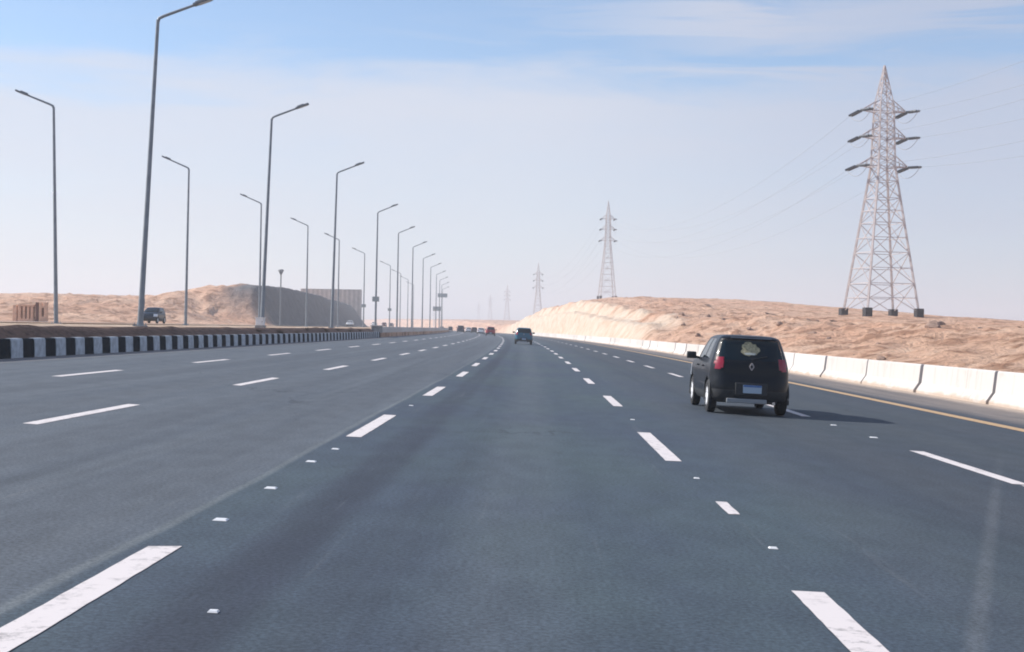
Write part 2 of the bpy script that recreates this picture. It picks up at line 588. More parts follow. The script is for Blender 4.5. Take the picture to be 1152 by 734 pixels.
def terrain(X, d):
    X, d = np.broadcast_arrays(np.asarray(X, float), np.asarray(d, float))
    lump = fbm(X / 9, d / 14, 5)
    fine = fbm(X / 2.3 + 40, d / 3.1, 4)
    ridge = 0.25 - np.abs(fbm(X / 4.2 + 11, d / 6.0 + 3, 4)) 
    ridge2 = 0.25 - np.abs(fbm(X / 1.6 + 31, d / 2.2 + 13, 3))
    wide = fbm(X / 60 + 9, d / 80, 4)
    # right side
    X0 = X
    X = X - 0.75
    hc = np.interp(d, HR[:, 0], HR[:, 1])
    hc = hc * (1 - 0.48 * sst(X, 52, 120) * (1 - sst(d, 700, 1000)))
    cut = sst(d, 150, 185)                               # 0 natural bank, 1 dug cliff
    nat = 0.10 + (hc - 0.10) * (0.30 * sst(X, 13, 19) + 0.70 * sst(X + 5 * fbm(d / 11, X * 0 + 3, 4), 15, 32))
    ledge = 13.6 + 1.2 * fbm(d / 13, X * 0, 3)
    clf = 0.15 + (hc - 0.15) * (0.62 * sst(X, ledge, ledge + 3.0) + 0.30 * sst(X, ledge + 4.2, ledge + 6.8) + 0.08 * sst(X, 22, 34))
    zr = nat * (1 - cut) + clf * cut
    amp = sst(X, 13.2, 20)
    zr = zr + amp * (1.0 * lump * (1 - 0.6 * cut) + 0.7 * fine * (1 - 0.5 * cut) + (1.5 * ridge + 0.55 * ridge2 - 0.3) * (1 - 0.45 * cut)) * np.clip(hc / 5, 0.5, 1.3) * (1 - 0.55 * sst(X, 30, 44))
    zr = zr + 2.2 * sst(X, 40, 120) * wide * (0.15 + 0.85 * sst(d, 250, 500))
    zr = zr + 4.2 * np.exp(-((X - 46) / 16) ** 2 - ((d - 483) / 60) ** 2)
    zr = zr - 0.44
    # left side
    X = X0
    hl = np.interp(d - np.clip((-X - 60) * 0.12, -5, 30), HL[:, 0], HL[:, 1])
    hl = hl * (1 - 0.38 * sst(-X, 58, 84) * (1 - 0.6 * sst(d, 300, 420)))
    steep = sst(d, 262, 281)
    foot = 47.5 + 1.5 * fbm(d / 20, X * 0 + 7, 3)
    zl = hl * (steep * sst(-X, foot, foot + 6) + (1 - steep) * sst(-X, 47, 84))
    nz = sst(-X, 47, 60) * sst(hl, 0.1, 3)
    zl = zl + nz * (0.9 * lump + 0.7 * fine + 1.7 * ridge - 0.2) * (1 - 0.6 * steep * sst(-X, 60, 50)) + 1.2 * sst(-X, 60, 160) * wide
    zl = MED_Z + zl + 0.06 * fine * sst(-X, 14.5, 16) * sst(-X, 28, 26)
    # soil bank behind the striped kerb
    bank = -13.3 * -CROSS + 0.40
    t = sst(-X, 13.5, 14.5)
    zl = np.where(X > -14.6, bank + (zl - bank) * t + 0.14 * fine * sst(-X, 13.5, 13.9), zl)
    road = -X * CROSS - 0.07
    z = np.where(X < -13.45, zl, np.where(X > 13.5, zr, road))
    return z


# ------------------------------------------------------------------ ground sheet
def seg(a, b, s):
    return list(np.arange(a, b, s))


XS = (seg(-1500, -400, 90) + seg(-400, -130, 9) + seg(-130, -62, 1.3) + seg(-62, -46, 0.7) + seg(-46, -15, 2.2) + [-15, -14.6, -14.4, -14.2, -14.05, -13.9, -13.75, -13.6, -13.46, -13.44]
      + seg(-13.0, 13.2, 3.2) + [13.46, 13.52] + seg(13.7, 36.5, 0.42) + seg(36, 70, 1.2) + seg(70, 150, 5) + seg(150, 400, 16) + seg(400, 1501, 90))
DS = (seg(-80, 20, 5) + seg(20, 200, 0.8) + seg(200, 650, 1.7) + seg(650, 1500, 9) + seg(1500, 3001, 55))
XS, DS = np.array(XS), np.array(DS)
GX, GD = np.meshgrid(XS, DS)
GZ = terrain(GX, GD)
WX = GX + curve(GD)
nx, nd = len(XS), len(DS)
me = bpy.data.meshes.new('ground')
verts = np.stack([WX, GD, GZ], -1).reshape(-1, 3)
i = np.arange((nd - 1) * (nx - 1))
r_, c_ = i // (nx - 1), i % (nx - 1)
a_ = r_ * nx + c_
faces = np.stack([a_, a_ + 1, a_ + nx + 1, a_ + nx], -1)
me.from_pydata(verts.tolist(), [], faces.tolist())
lumpn = fbm(GX / 5, GD / 9, 4)
paleA = sst(GD, 158, 188) * sst(GX, 12.9, 13.4) * (1 - sst(GX, 19.5 + 5 * lumpn, 23 + 5 * lumpn)) * (1 - sst(GD, 560, 640))
paleA = np.maximum(paleA, 0.75 * (1 - sst(-GX, 46, 49)) * sst(-GX, 14.6, 15.0))
soilA = sst(-GX, 13.3, 13.5) * (1 - sst(-GX + 0.5 * fbm(GX / 0.6, GD / 1.7, 3), 14.45, 14.8))
soilA = soilA * (1 - sst(GD, 122, 126))
shadeA = sst(GD, 264, 280) * sst(-GX, 46, 48) * (1 - sst(-GX, 56, 62)) * (GX < 0)  # where the cut face gets its painted shade
for nm, arr in (('pale', paleA), ('soil', soilA), ('grey', shadeA)):
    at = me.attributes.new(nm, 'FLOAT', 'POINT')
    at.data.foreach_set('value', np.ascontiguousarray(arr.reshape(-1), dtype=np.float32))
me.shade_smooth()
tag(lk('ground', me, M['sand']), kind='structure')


# ------------------------------------------------------------------ road sheets
def strip(name, x0, x1, d0, d1, lift, m, step=6.0, zfun=None, nxs=6):
    ds = np.arange(d0, d1 + step, step)
    xs = np.linspace(x0, x1, nxs)
    vs, fs, uvs = [], [], []
    for d in ds:
        for X in xs:
            z = (rz(X) if zfun is None else zfun) + lift
            vs.append((X + float(curve(d)), d, z))
            uvs.append((X, d))
    k = len(xs)
    for i in range(len(ds) - 1):
        for j in range(k - 1):
            fs.append((i * k + j, i * k + j + 1, (i + 1) * k + j + 1, (i + 1) * k + j))
    me = bpy.data.meshes.new(name)
    me.from_pydata(vs, [], fs)
    ul = me.uv_layers.new(name='UVMap')
    for lp in me.loops:
        ul.data[lp.index].uv = uvs[lp.vertex_index]
    me.shade_smooth()
    return tag(lk(name, me, m), kind='structure')


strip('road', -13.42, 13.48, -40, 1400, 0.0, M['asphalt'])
opp = mat('opposite_asphalt', (0.20, 0.19, 0.18), 0.9, var=0.15, scale=0.5)
strip('opposite_road', -44, -28.5, -40, 900, 0.10, opp, zfun=MED_Z)

# painted lines
mk = MB()


def dash(mb, X, d0, d1, w, lift=0.004, jit=0.0):
    n = max(1, int((d1 - d0) / (0.12 if d0 < 45 and X < 9 else 3)))
    rag = 0.0028 if n > 5 else 0.0
    pts = [d0 + (d1 - d0) * k / n for k in range(n + 1)]
    vs = []
    for d in pts:
        c = float(curve(d))
        for s in (-1, 1):
            X2 = X + s * w / 2 + random.uniform(-rag, rag)
            vs.append((X2 + c, d + s * jit, rz(X2) + lift))
    mb.face_block(vs, [(2 * k, 2 * k + 1, 2 * k + 3, 2 * k + 2) for k in range(n)])


LINES = (-9.53, -5.82, -2.13, 1.62, 5.34)
for X in LINES:
    for k in range(-2, 48):
        d0 = 15.6 + 10.8 * k + random.uniform(-0.15, 0.15)
        d1 = d0 + 4.1
        if k == -1:
            d0, d1 = (3.4, 8.02) if X < 0 else (3.4, 7.72)
        if X == -2.13 and k == 0:
            d0, d1 = 16.25, 20.4
        if X == 1.62 and k == 0:
            d0, d1 = 15.35, 19.6
        if X == 5.34 and k == 0:
            d0, d1 = 14.8, 18.85
        dash(mk, X + (-0.09 if X == -2.13 and k <= 0 else -0.05 if X == 1.62 and k <= 0 else -0.15 if X == -5.82 and k <= 1 else 0) + random.uniform(-0.02, 0.02), d0, d1, 0.19 if d0 < 60 else 0.21, jit=random.uniform(-0.05, 0.05))
dash(mk, 1.63, 10.95, 11.75, 0.10, 0.004)
dash(mk, 5.36, 14.2, 14.7, 0.10, 0.004)
tag(mk.build('road_markings', M['paint']), kind='structure')
yl = MB()
for k in range(0, 160):
    dash(yl, 9.25, -10 + 3 * k, -7 + 3 * k + 0.001, 0.34)
tag(yl.build('road_edge_line', M['yellow']), kind='structure')

# ------------------------------------------------------------------ striped kerb of the median
kb = MB()
PROF = [(-13.30, -0.02), (-13.31, 0.25), (-13.32, 0.46), (-13.34, 0.50), (-13.48, 0.50), (-13.51, 0.46), (-13.52, -0.15)]
B = 0.8
for k in range(int((122 - 20) / B)):
    d0, d1 = 20 + k * B, 20 + (k + 1) * B
    wh = k % 2
    g = 0.012 if wh else 0.02
    sh = 0.0 if wh else -0.006
    vs = []
    for d in (d0 + g, d1 - g):
        for X, z in PROF:
            vs.append(P(X + sh + random.uniform(-0.004, 0.004), d, 0) + Vector((0, 0, z + sh)))
    n = len(PROF)
    fs = [(j, j + 1, n + j + 1, n + j) for j in range(n - 1)] + [tuple(range(n)), tuple(range(2 * n - 1, n - 1, -1))]
    kb.face_block(vs, fs, wh)
vs = []
for d in (20, 45, 70, 95, 122):
    for X, z in [(-13.33, -0.1), (-13.34, 0.44), (-13.49, 0.44), (-13.50, -0.1)]:
        vs.append(P(X, d) + Vector((0, 0, z)))
kb.face_block(vs, [(4 * i + j, 4 * i + j + 1, 4 * i + j + 5, 4 * i + j + 4) for i in range(4) for j in range(3)], 0)
ko = kb.build('striped_kerb', [M['kerb_black'], M['kerb_white']])
tag(ko, 'low median kerb painted in black and white stripes', 'kerb', kind='thing')

eb = MB()
eb.box((0, 0, 0.45), (0.75, 3.2, 1.1))
t = empty('kerb_end_block', P(-13.85, 124.2), heading(124))
tag(t, 'grey concrete block closing the far end of the striped median kerb', 'concrete block')
eb.build('block', M['concrete'], t, bevel=0.05)
c2 = MB()
c2.box((0, 0, 1.03), (0.9, 3.4, 0.10))
c2.build('cap', M['barrier'], t, bevel=0.02)

# ------------------------------------------------------------------ concrete barrier segments
ORD = ['first', 'second', 'third', 'fourth', 'fifth', 'sixth', 'seventh', 'eighth', 'ninth', 'tenth']


def barrier_mesh(L):
    prof = [(-0.30, 0.0), (-0.30, 0.08), (-0.13, 0.30), (-0.085, 0.78), (-0.06, 0.82), (0.06, 0.82), (0.085, 0.78), (0.13, 0.30), (0.30, 0.08), (0.30, 0.0)]
    b = MB()
    n = len(prof)
    ys = [(0.0, 0.96), (0.03, 1.0), (L - 0.03, 1.0), (L, 0.96)]
    vs = []
    for y, s in ys:
        for x, z in prof:
            vs.append((x * s, y - L / 2, z * (0.99 if s < 1 else 1)))
    fs = []
    for i in range(len(ys) - 1):
        for j in range(n):
            fs.append((i * n + j, i * n + (j + 1) % n, (i + 1) * n + (j + 1) % n, (i + 1) * n + j))
    fs += [tuple(range(n)), tuple(range(len(vs) - 1, len(vs) - n - 1, -1))]
    b.face_block(vs, fs)
    return b.mesh('concrete_barrier', 25)


LB = 6.76
PER = 7.05
bm_ = barrier_mesh(LB)
bm_.materials.append(M['barrier'])
joint0 = 37.55                # distance of the joint nearest the frame edge
k0 = -3
for k in range(k0, 62):
    dc = joint0 + PER * k + PER / 2
    o = bpy.data.objects.new('concrete_barrier', bm_)
    COL.objects.link(o)
    p = P(12.95, dc, 0.0)
    o.location = (p.x + random.uniform(-0.03, 0.03), p.y, p.z - 0.01)
    o.rotation_euler = (0, R(2.0) + random.uniform(-0.004, 0.004), heading(dc) + random.uniform(-0.004, 0.004))
    o.scale = (1, 1, 1.17)
    if k < -1:
        lab = 'white concrete barrier segment along the road shoulder, before the part of the row in view'
    elif k == -1:
        lab = 'white concrete barrier segment cut off by the right edge of the photo'
    elif k < 5:
        lab = 'white concrete barrier segment, %s from the cut-off one at the edge of the photo' % ORD[k]
    else:
        lab = 'white concrete barrier segment far along the row below the sandy cutting'
    tag(o, lab, 'barrier', 'white concrete barriers along the road shoulder')
bl_ = barrier_mesh(5.9)
bl_.materials.append(M['barrier'])
for k in range(46):
    dc = 129 + 6.05 * k
    o = bpy.data.objects.new('concrete_barrier', bl_)
    COL.objects.link(o)
    o.location = P(-13.75, dc, -0.01)
    o.scale = (1, 1, 1.18)
    o.rotation_euler = (0, R(2.0), heading(dc))
    lab = 'white concrete barrier segment right behind the end of the striped kerb' if k == 0 else 'pale concrete barrier segment in the far median row under the lamp posts'
    tag(o, lab, 'barrier', 'pale concrete barriers along the far median')


# ------------------------------------------------------------------ lamp posts
def make_lamp(side):
    root = empty('street_lamp')
    H = 12.0
    b = MB()
    b.tube([(0, 0, -0.3), (0, 0, 0.6), (0, 0, 4), (0, 0, H - 0.05)], [0.120, 0.115, 0.098, 0.068], 12)
    b.build('pole', M['galv'], root, 40)
    b = MB()
    b.box((0, 0, 0.02), (0.46, 0.46, 0.05))
    for sx in (-1, 1):
        for sy in (-1, 1):
            b.tube([(sx * 0.17, sy * 0.17, 0.04), (sx * 0.17, sy * 0.17, 0.13)], 0.02, 6)
    b.build('base_plate', M['galv'], root)
    b = MB()
    b.box((side * 0.108, 0, 0.9), (0.02, 0.10, 0.36))
    b.build('hatch', M['galv'], root)
    b = MB()
    b.tube([(0, 0, H - 0.12), (side * 0.05, 0, H + 0.02), (side * 0.22, 0, H + 0.11), (side * 1.45, 0, H + 0.63)], [0.070, 0.065, 0.060, 0.05], 10)
    b.build('arm', M['galv'], root, 40)
    q = Matrix.Rotation(-side * math.atan(0.42), 3, 'Y')
    b = MB()
    b.box((side * 1.72, 0, H + 0.755), (0.78, 0.30, 0.10), q)
    b.box((side * 1.62, 0, H + 0.77), (0.40, 0.20, 0.10), q)
    hd = b.build('lamp_head', M['lamp_body'], root, bevel=0.025)
    b = MB()
    b.box((side * 1.80, 0, H + 0.725), (0.48, 0.22, 0.02), q)
    b.build('lens', M['lamp_glass'], hd)
    return root


RL = [(51.6, -15.32, 2.3, 11.75), (76.0, -15.4, 1.7, 11.85), (103, -15.2, 1.0, 11.75), (138, -15.4, 0.2, 11.85), (168, -15.6, 0, 11.85), (197, -15.6, 0, 11.8), (229, -15.7, 0, 11.85), (262, -15.7, 0, 11.8),
      (297, -15.6, 0, 11.8), (332, -15.6, 0, 11.8), (370, -15.6, 0, 11.8), (410, -15.6, 0, 11.8)]
LL = [(73, -26.2, -1.7, 11.85), (101.5, -26.2, 0.2, 11.8), (130, -26.0, 0.0, 11.8), (158, -25.6, 0.0, 11.8), (183, -24.9, 0, 11.8), (216, -24.6, 0, 11.8), (258, -23.4, 0, 11.8), (295, -23.5, 0, 11.8), (332, -23.5, 0, 11.8), (372, -23.5, 0, 11.8)]
WORDS_R = ['tall grey lamp post at the front of the row, arm over the kerb',
           'grey lamp post with a white box at its foot, arm pointing over the road',
           'grey lamp post in front of the shaded cutting and ribbed wall, arm over the road',
           'grey lamp post with a small panel at the end of the striped kerb',
           'grey lamp post, first one beyond the end of the striped kerb, arm over the road',
           'grey lamp post, second one beyond the end of the striped kerb, arm over the road']
WORDS_L = ['grey lamp post beside the plastered ruin, arm pointing away from the road',
           'grey lamp post behind the dark blue car, arm pointing away from the road',
           'grey lamp post just behind the white cabinet, arm pointing away from the road',
           'grey lamp post against the middle of the shaded cutting, arm pointing away from the road',
           'grey lamp post before the ribbed wall end, arm pointing away from the road',
           'grey lamp post with a small panel where the shaded cutting ends']
for side, LST, WL, gname, far in ((1, RL, WORDS_R, 'lamp posts with arms over the near carriageway', 'thin hazy lamp post among the far ones, arm over the near carriageway'),
                                  (-1, LL, WORDS_L, 'lamp posts with arms over the opposite carriageway', 'thin hazy lamp post among the far ones, arm over the opposite carriageway')):
    proto = make_lamp(side)
    for i, (d, X, lean, h) in enumerate(LST):
        o = proto if i == 0 else copy_tree(proto)
        x = X + float(curve(d))
        o.location = (x, d, MED_Z + 0.02)
        o.rotation_euler = (0, R(lean), heading(d))
        tag(o, WL[i] if i < len(WL) else far, 'lamp post', gname)
        if (side, i) in ((1, 3), (-1, 5), (-1, 6)):
            b = MB()
            b.box((0, -0.18, 3.0 if side == 1 else 3.5), (0.72, 0.06, 0.52))
            b.build('sign_panel', M['sign'], o, bevel=0.01)
for o in [x for x in COL.objects if x.name.startswith('street_lamp')]:
    if o.location.y > 250 and o.location.y < 262 and o['group'].endswith('opposite carriageway'):
        o['label'] = 'hazy lamp post with a small panel, standing beyond the striped kerb'


# ------------------------------------------------------------------ pylons
PH = 35.0


def half_w(z):
    """half width of the tower body at height z"""
    f = z / PH
    if f < 0.588:
        return 3.85 + (1.25 - 3.85) * f / 0.588
    if f < 0.83:
        return 1.25 + (1.02 - 1.25) * (f - 0.588) / 0.242
    return 1.02 * (1 - (f - 0.83) / 0.17) + 0.05


ARMS = ((0.588, 3.85), (0.705, 3.55), (0.812, 3.45))


def make_pylon():
    root = empty('pylon')
    levels = [0, 0.115, 0.24, 0.36, 0.46, 0.53, 0.588, 0.625, 0.665, 0.705, 0.74, 0.776, 0.812, 0.845, 0.89, 0.93, 0.97, 1.0]
    zs = [f * PH for f in levels]
    cs = [(-1, -1), (1, -1), (1, 1), (-1, 1)]
    for cx, cy in cs:
        b = MB()
        for z0, z1 in zip(zs[:-1], zs[1:]):
            w = 0.26 if z0 < 0.58 * PH else (0.20 if z0 < 0.82 * PH else 0.12)
            b.bar((cx * half_w(z0), cy * half_w(z0), z0), (cx * half_w(z1), cy * half_w(z1), z1), w)
        b.build('leg', M['galv_dull'], root)
        b = MB()
        b.box((cx * 3.85, cy * 3.85, -0.25), (1.05, 1.05, 1.6))
        b.build('footing', M['dark_concrete'], root, bevel=0.05)
    b = MB()
    for i, (z0, z1) in enumerate(zip(zs[:-1], zs[1:])):
        w = 0.085 if z0 < 0.58 * PH else 0.075
        for k in range(4):
            (ax, ay), (bx, by) = cs[k], cs[(k + 1) % 4]
            h0, h1 = half_w(z0), half_w(z1)
            b.bar((ax * h0, ay * h0, z0), (bx * h1, by * h1, z1), w)
            b.bar((bx * h0, by * h0, z0), (ax * h1, ay * h1, z1), w)
            if i > 0:
                b.bar((ax * h0, ay * h0, z0), (bx * h0, by * h0, z0), w)
            if i < 4:
                hm, zm = (h0 + h1) / 2, (z0 + z1) / 2
                mx, my = (ax + bx) / 2, (ay + by) / 2
                b.bar((ax * hm, ay * hm, zm), (mx * hm * 1.0, my * hm * 1.0, zm), 0.08)
                b.bar((bx * hm, by * hm, zm), (mx * hm * 1.0, my * hm * 1.0, zm), 0.08)
    b.build('bracing', M['galv_dull'], root)
    for f, L in ARMS:
        z = f * PH
        for s in (-1, 1):
            b = MB()
            h = half_w(z)
            zt = z + 1.55
            ht = half_w(zt)
            tip = (s * L, 0, z + 0.12)
            for cy in (-1, 1):
                b.bar((s * h, cy * h, z), tip, 0.13)
                b.bar((s * ht, cy * ht, zt), tip, 0.10)
                for t_ in (0.3, 0.6):
                    p0 = Vector((s * h, cy * h, z)).lerp(Vector(tip), t_)
                    p1 = Vector((s * ht, cy * ht, zt)).lerp(Vector(tip), t_)
                    b.bar(p0, p1, 0.07)
            for t_ in (0.3, 0.6):
                b.bar(Vector((s * h, -h, z)).lerp(Vector(tip), t_), Vector((s * h, h, z)).lerp(Vector(tip), t_), 0.07)
            b.build('crossarm', M['galv_dull'], root)
            for dr in (-1, 1):
                b = MB()
                a0 = Vector((s * L, dr * 0.15, z + 0.05))
                a1 = Vector((s * (L + 0.05), dr * 3.4, z - 0.22))
                for off in (-0.22, 0.22):
                    pts, rr = [], []
                    n = 15
                    for j in range(n):
                        for q, r_s in ((0.0, 0.08), (0.3, 0.18), (0.65, 0.16), (0.95, 0.08)):
                            pts.append(a0.lerp(a1, 0.06 + 0.9 * (j + q) / n) + Vector((off, 0, 0)))
                            rr.append(r_s)
                    b.tube(pts, rr, 8)
                b.bar(a0 + Vector((-0.28, 0, 0)), a0 + Vector((0.28, 0, 0)), 0.10)
                b.bar(a1 + Vector((-0.28, 0, 0)), a1 + Vector((0.28, 0, 0)), 0.10)
                b.build('insulator_string', M['insul'], root)
            b = MB()
            pts = []
            for j in range(11):
                u = j / 10 * 2 - 1
                pts.append((s * (L + 0.05), u * 3.4, z - 0.22 - 1.2 * (1 - u * u)))
            b.tube(pts, 0.035, 5)
            b.build('jumper', M['wire'], root)
    return root


PY = [(190, wx(988, 190), 350.0, R(12), 4.5), (483, wx(682, 483), 331.0, R(8), 14.3), (776, wx(604.5, 776), 0, R(8), 4.4), (1300, wx(570, 1300), 0, R(10), 3), (1750, wx(551, 1750), 0, R(10), 4), (2300, wx(538, 2300), 0, R(10), 4)]
PLAB = ['large lattice pylon standing on four dark footings at the crest of the sandy bank',
        'grey lattice pylon standing on top of the pale dug cliff',
        'hazy pylon whose lower legs are hidden behind the end of the cliff',
        'faint pylon in the haze just past the cliff end', 'faint pylon in the haze above the red car', 'tiny faint pylon in the haze above the distant traffic']
py0 = make_pylon()
PYL = []
for i, (d, x, _, rot, zb) in enumerate(PY):
    o = py0 if i == 0 else copy_tree(py0)
    Xl = x - float(curve(d))
    zt = float(terrain(Xl, d))
    o.location = (x, d, max(zt, zb) if i != 0 else zt)
    if i == 0:
        # lattice feet rest at the level of the lowest corner ground
        corners = [float(terrain(Xl + a, d + b)) for a in (-4, 4) for b in (-4, 4)]
        o.location.z = sum(corners) / 4 + 0.55
    elif i == 1:
        o.location.z = zt + 0.4
    o.rotation_euler = (0, 0, rot)
    if i:
        o.scale = (0.72, 0.72, 1)
    tag(o, PLAB[i], 'pylon', 'pylons of the power line')
    PYL.append(o)


def attach(o, f, L, s, dr):
    Mx = Matrix.Translation(o.location) @ Euler(o.rotation_euler).to_matrix().to_4x4()
    return Mx @ Vector((s * (L + 0.05) * o.scale[0], dr * 3.4 * o.scale[1], f * PH - 0.22))


def wire(a, b, sag):
    pts = []
    n = 40
    for j in range(n + 1):
        u = j / n
        p = a.lerp(b, u)
        p.z -= sag * 4 * u * (1 - u)
        pts.append(p)
    mb = MB()
    mb.tube(pts, 0.014, 5)
    return mb.build('power_line', M['wire'])


for k, (f, L) in enumerate(ARMS):
    for s in (-1, 1):
        nm = ('lower', 'middle', 'upper')[k]
        sd = 'outer' if s > 0 else 'road-side'
        w = wire(attach(PYL[0], f, L, s, 1), attach(PYL[1], f, L, s, -1), 9.0)
        tag(w, 'thin %s %s conductor hanging between the large pylon and the cliff-top pylon' % (nm, sd), 'power line', 'overhead conductors')
        w = wire(attach(PYL[1], f, L, s, 1), attach(PYL[2], f, L, s, -1), 9.0)
        tag(w, 'thin %s %s conductor running on from the cliff-top pylon into the haze' % (nm, sd), 'power line', 'overhead conductors')
        a = attach(PYL[0], f, L, s, -1)
        b = Vector((53 + s * L, -103, 6 + f * PH))
        w = wire(a, b, 8.0)
        tag(w, 'thin %s %s conductor leaving the large pylon towards the side of the photo' % (nm, sd), 'power line', 'overhead conductors')


# ------------------------------------------------------------------ cars
def pchip(vals, sub):
    v = np.array(vals, float)
    n = len(v)
    dl = v[1:] - v[:-1]
    m = np.zeros_like(v)
    for k in range(n):
        if k == 0:
            m[k] = dl[0]
        elif k == n - 1:
            m[k] = dl[-1]
        else:
            a, b = dl[k - 1], dl[k]
            with np.errstate(divide='ignore', invalid='ignore'):
                h = np.where(a * b > 0, 2 * a * b / (a + b), 0)
            m[k] = h
    out = []
    for k in range(n - 1):
        for j in range(sub):
            t = j / sub
            out.append((2 * t**3 - 3 * t**2 + 1) * v[k] + (t**3 - 2 * t**2 + t) * m[k] + (-2 * t**3 + 3 * t**2) * v[k + 1] + (t**3 - t**2) * m[k + 1])
    out.append(v[-1])
    return np.array(out)


# level rows: z, rear y, front y, half width, corner radius, rear bow
HATCH = dict(L=3.68, rear_y=0.60, front_y=3.03, wr=0.31, rows=[
    (0.22, 0.16, 3.52, 0.70, 0.20, 0.05), (0.30, 0.05, 3.62, 0.755, 0.24, 0.07), (0.46, 0.0, 3.68, 0.785, 0.27, 0.09), (0.60, 0.015, 3.68, 0.79, 0.27, 0.09),
    (0.74, 0.05, 3.64, 0.79, 0.26, 0.09), (0.88, 0.065, 3.55, 0.775, 0.25, 0.09), (0.97, 0.085, 3.36, 0.755, 0.24, 0.09), (1.00, 0.10, 2.72, 0.745, 0.22, 0.09),
    (1.10, 0.15, 2.56, 0.715, 0.20, 0.08), (1.22, 0.21, 2.36, 0.675, 0.18, 0.07), (1.34, 0.27, 2.13, 0.63, 0.16, 0.06), (1.40, 0.28, 2.00, 0.60, 0.15, 0.05),
    (1.445, 0.33, 1.90, 0.55, 0.16, 0.05), (1.475, 0.46, 1.76, 0.44, 0.16, 0.04), (1.485, 0.70, 1.55, 0.22, 0.10, 0.02)])
SEDAN = dict(L=4.3, rear_y=0.85, front_y=3.45, wr=0.30, rows=[
    (0.22, 0.16, 4.14, 0.74, 0.22, 0.06), (0.30, 0.05, 4.24, 0.80, 0.26, 0.08), (0.46, 0.0, 4.30, 0.83, 0.30, 0.10), (0.60, 0.01, 4.30, 0.84, 0.30, 0.10),
    (0.74, 0.03, 4.25, 0.835, 0.30, 0.10), (0.86, 0.06, 4.12, 0.82, 0.28, 0.10), (0.92, 0.12, 3.85, 0.80, 0.25, 0.10), (0.95, 0.50, 3.10, 0.78, 0.22, 0.07),
    (1.04, 0.66, 2.94, 0.745, 0.20, 0.06), (1.16, 0.88, 2.70, 0.695, 0.18, 0.06), (1.28, 1.10, 2.42, 0.645, 0.16, 0.06), (1.34, 1.22, 2.26, 0.61, 0.15, 0.05),
    (1.385, 1.34, 2.12, 0.55, 0.16, 0.05), (1.41, 1.50, 1.98, 0.42, 0.16, 0.04), (1.42, 1.62, 1.88, 0.2, 0.10, 0.02)])
SUB = 5
NS, NC, NR = 36, 10, 20         # points per side, per corner, across the rear or front


def outline(yr, yf, w, r, bow):
    """closed outline starting at rear centre, going round by the right side; returns points with a tag for each point"""
    pts, tg = [], []
    r = min(r, w * 0.9)

    def half(sgn):
        out = []
        for k in range(NR // 2):
            out.append((sgn * (w - r) * k / (NR // 2), yr, 'rear'))
        for k in range(NC):
            a = math.pi / 2 * k / NC
            out.append((sgn * (w - r + r * math.sin(a)), yr + r * (1 - math.cos(a)), 'rc'))
        for k in range(NS):
            out.append((sgn * w, yr + r + (yf - yr - 2 * r) * k / NS, 'side'))
        for k in range(NC):
            a = math.pi / 2 * k / NC
            out.append((sgn * (w - r + r * math.cos(a)), yf - r * (1 - math.sin(a)), 'fc'))
        for k in range(NR // 2 + 1):
            out.append((sgn * (w - r) * (1 - k / (NR // 2)), yf, 'front'))
        return out
    h1 = half(1)
    h2 = half(-1)
    ring = h1 + h2[-2:0:-1]
    res = []
    ym = (yr + yf) / 2
    for x, y, t_ in ring:
        q = (x / max(w, 1e-3)) ** 2
        if y < ym:
            y = y + bow * q * max(0, 1 - (y - yr) / (0.5 * (yf - yr)))
        else:
            y = y - 1.6 * bow * q * max(0, 1 - (yf - y) / (0.5 * (yf - yr)))
        # the body narrows a little to both ends
        e = abs(y - ym) / max(yf - yr, 1e-3) * 2
        x = x * (1 - 0.035 * e ** 4)
        res.append((x, y, t_))
    return res


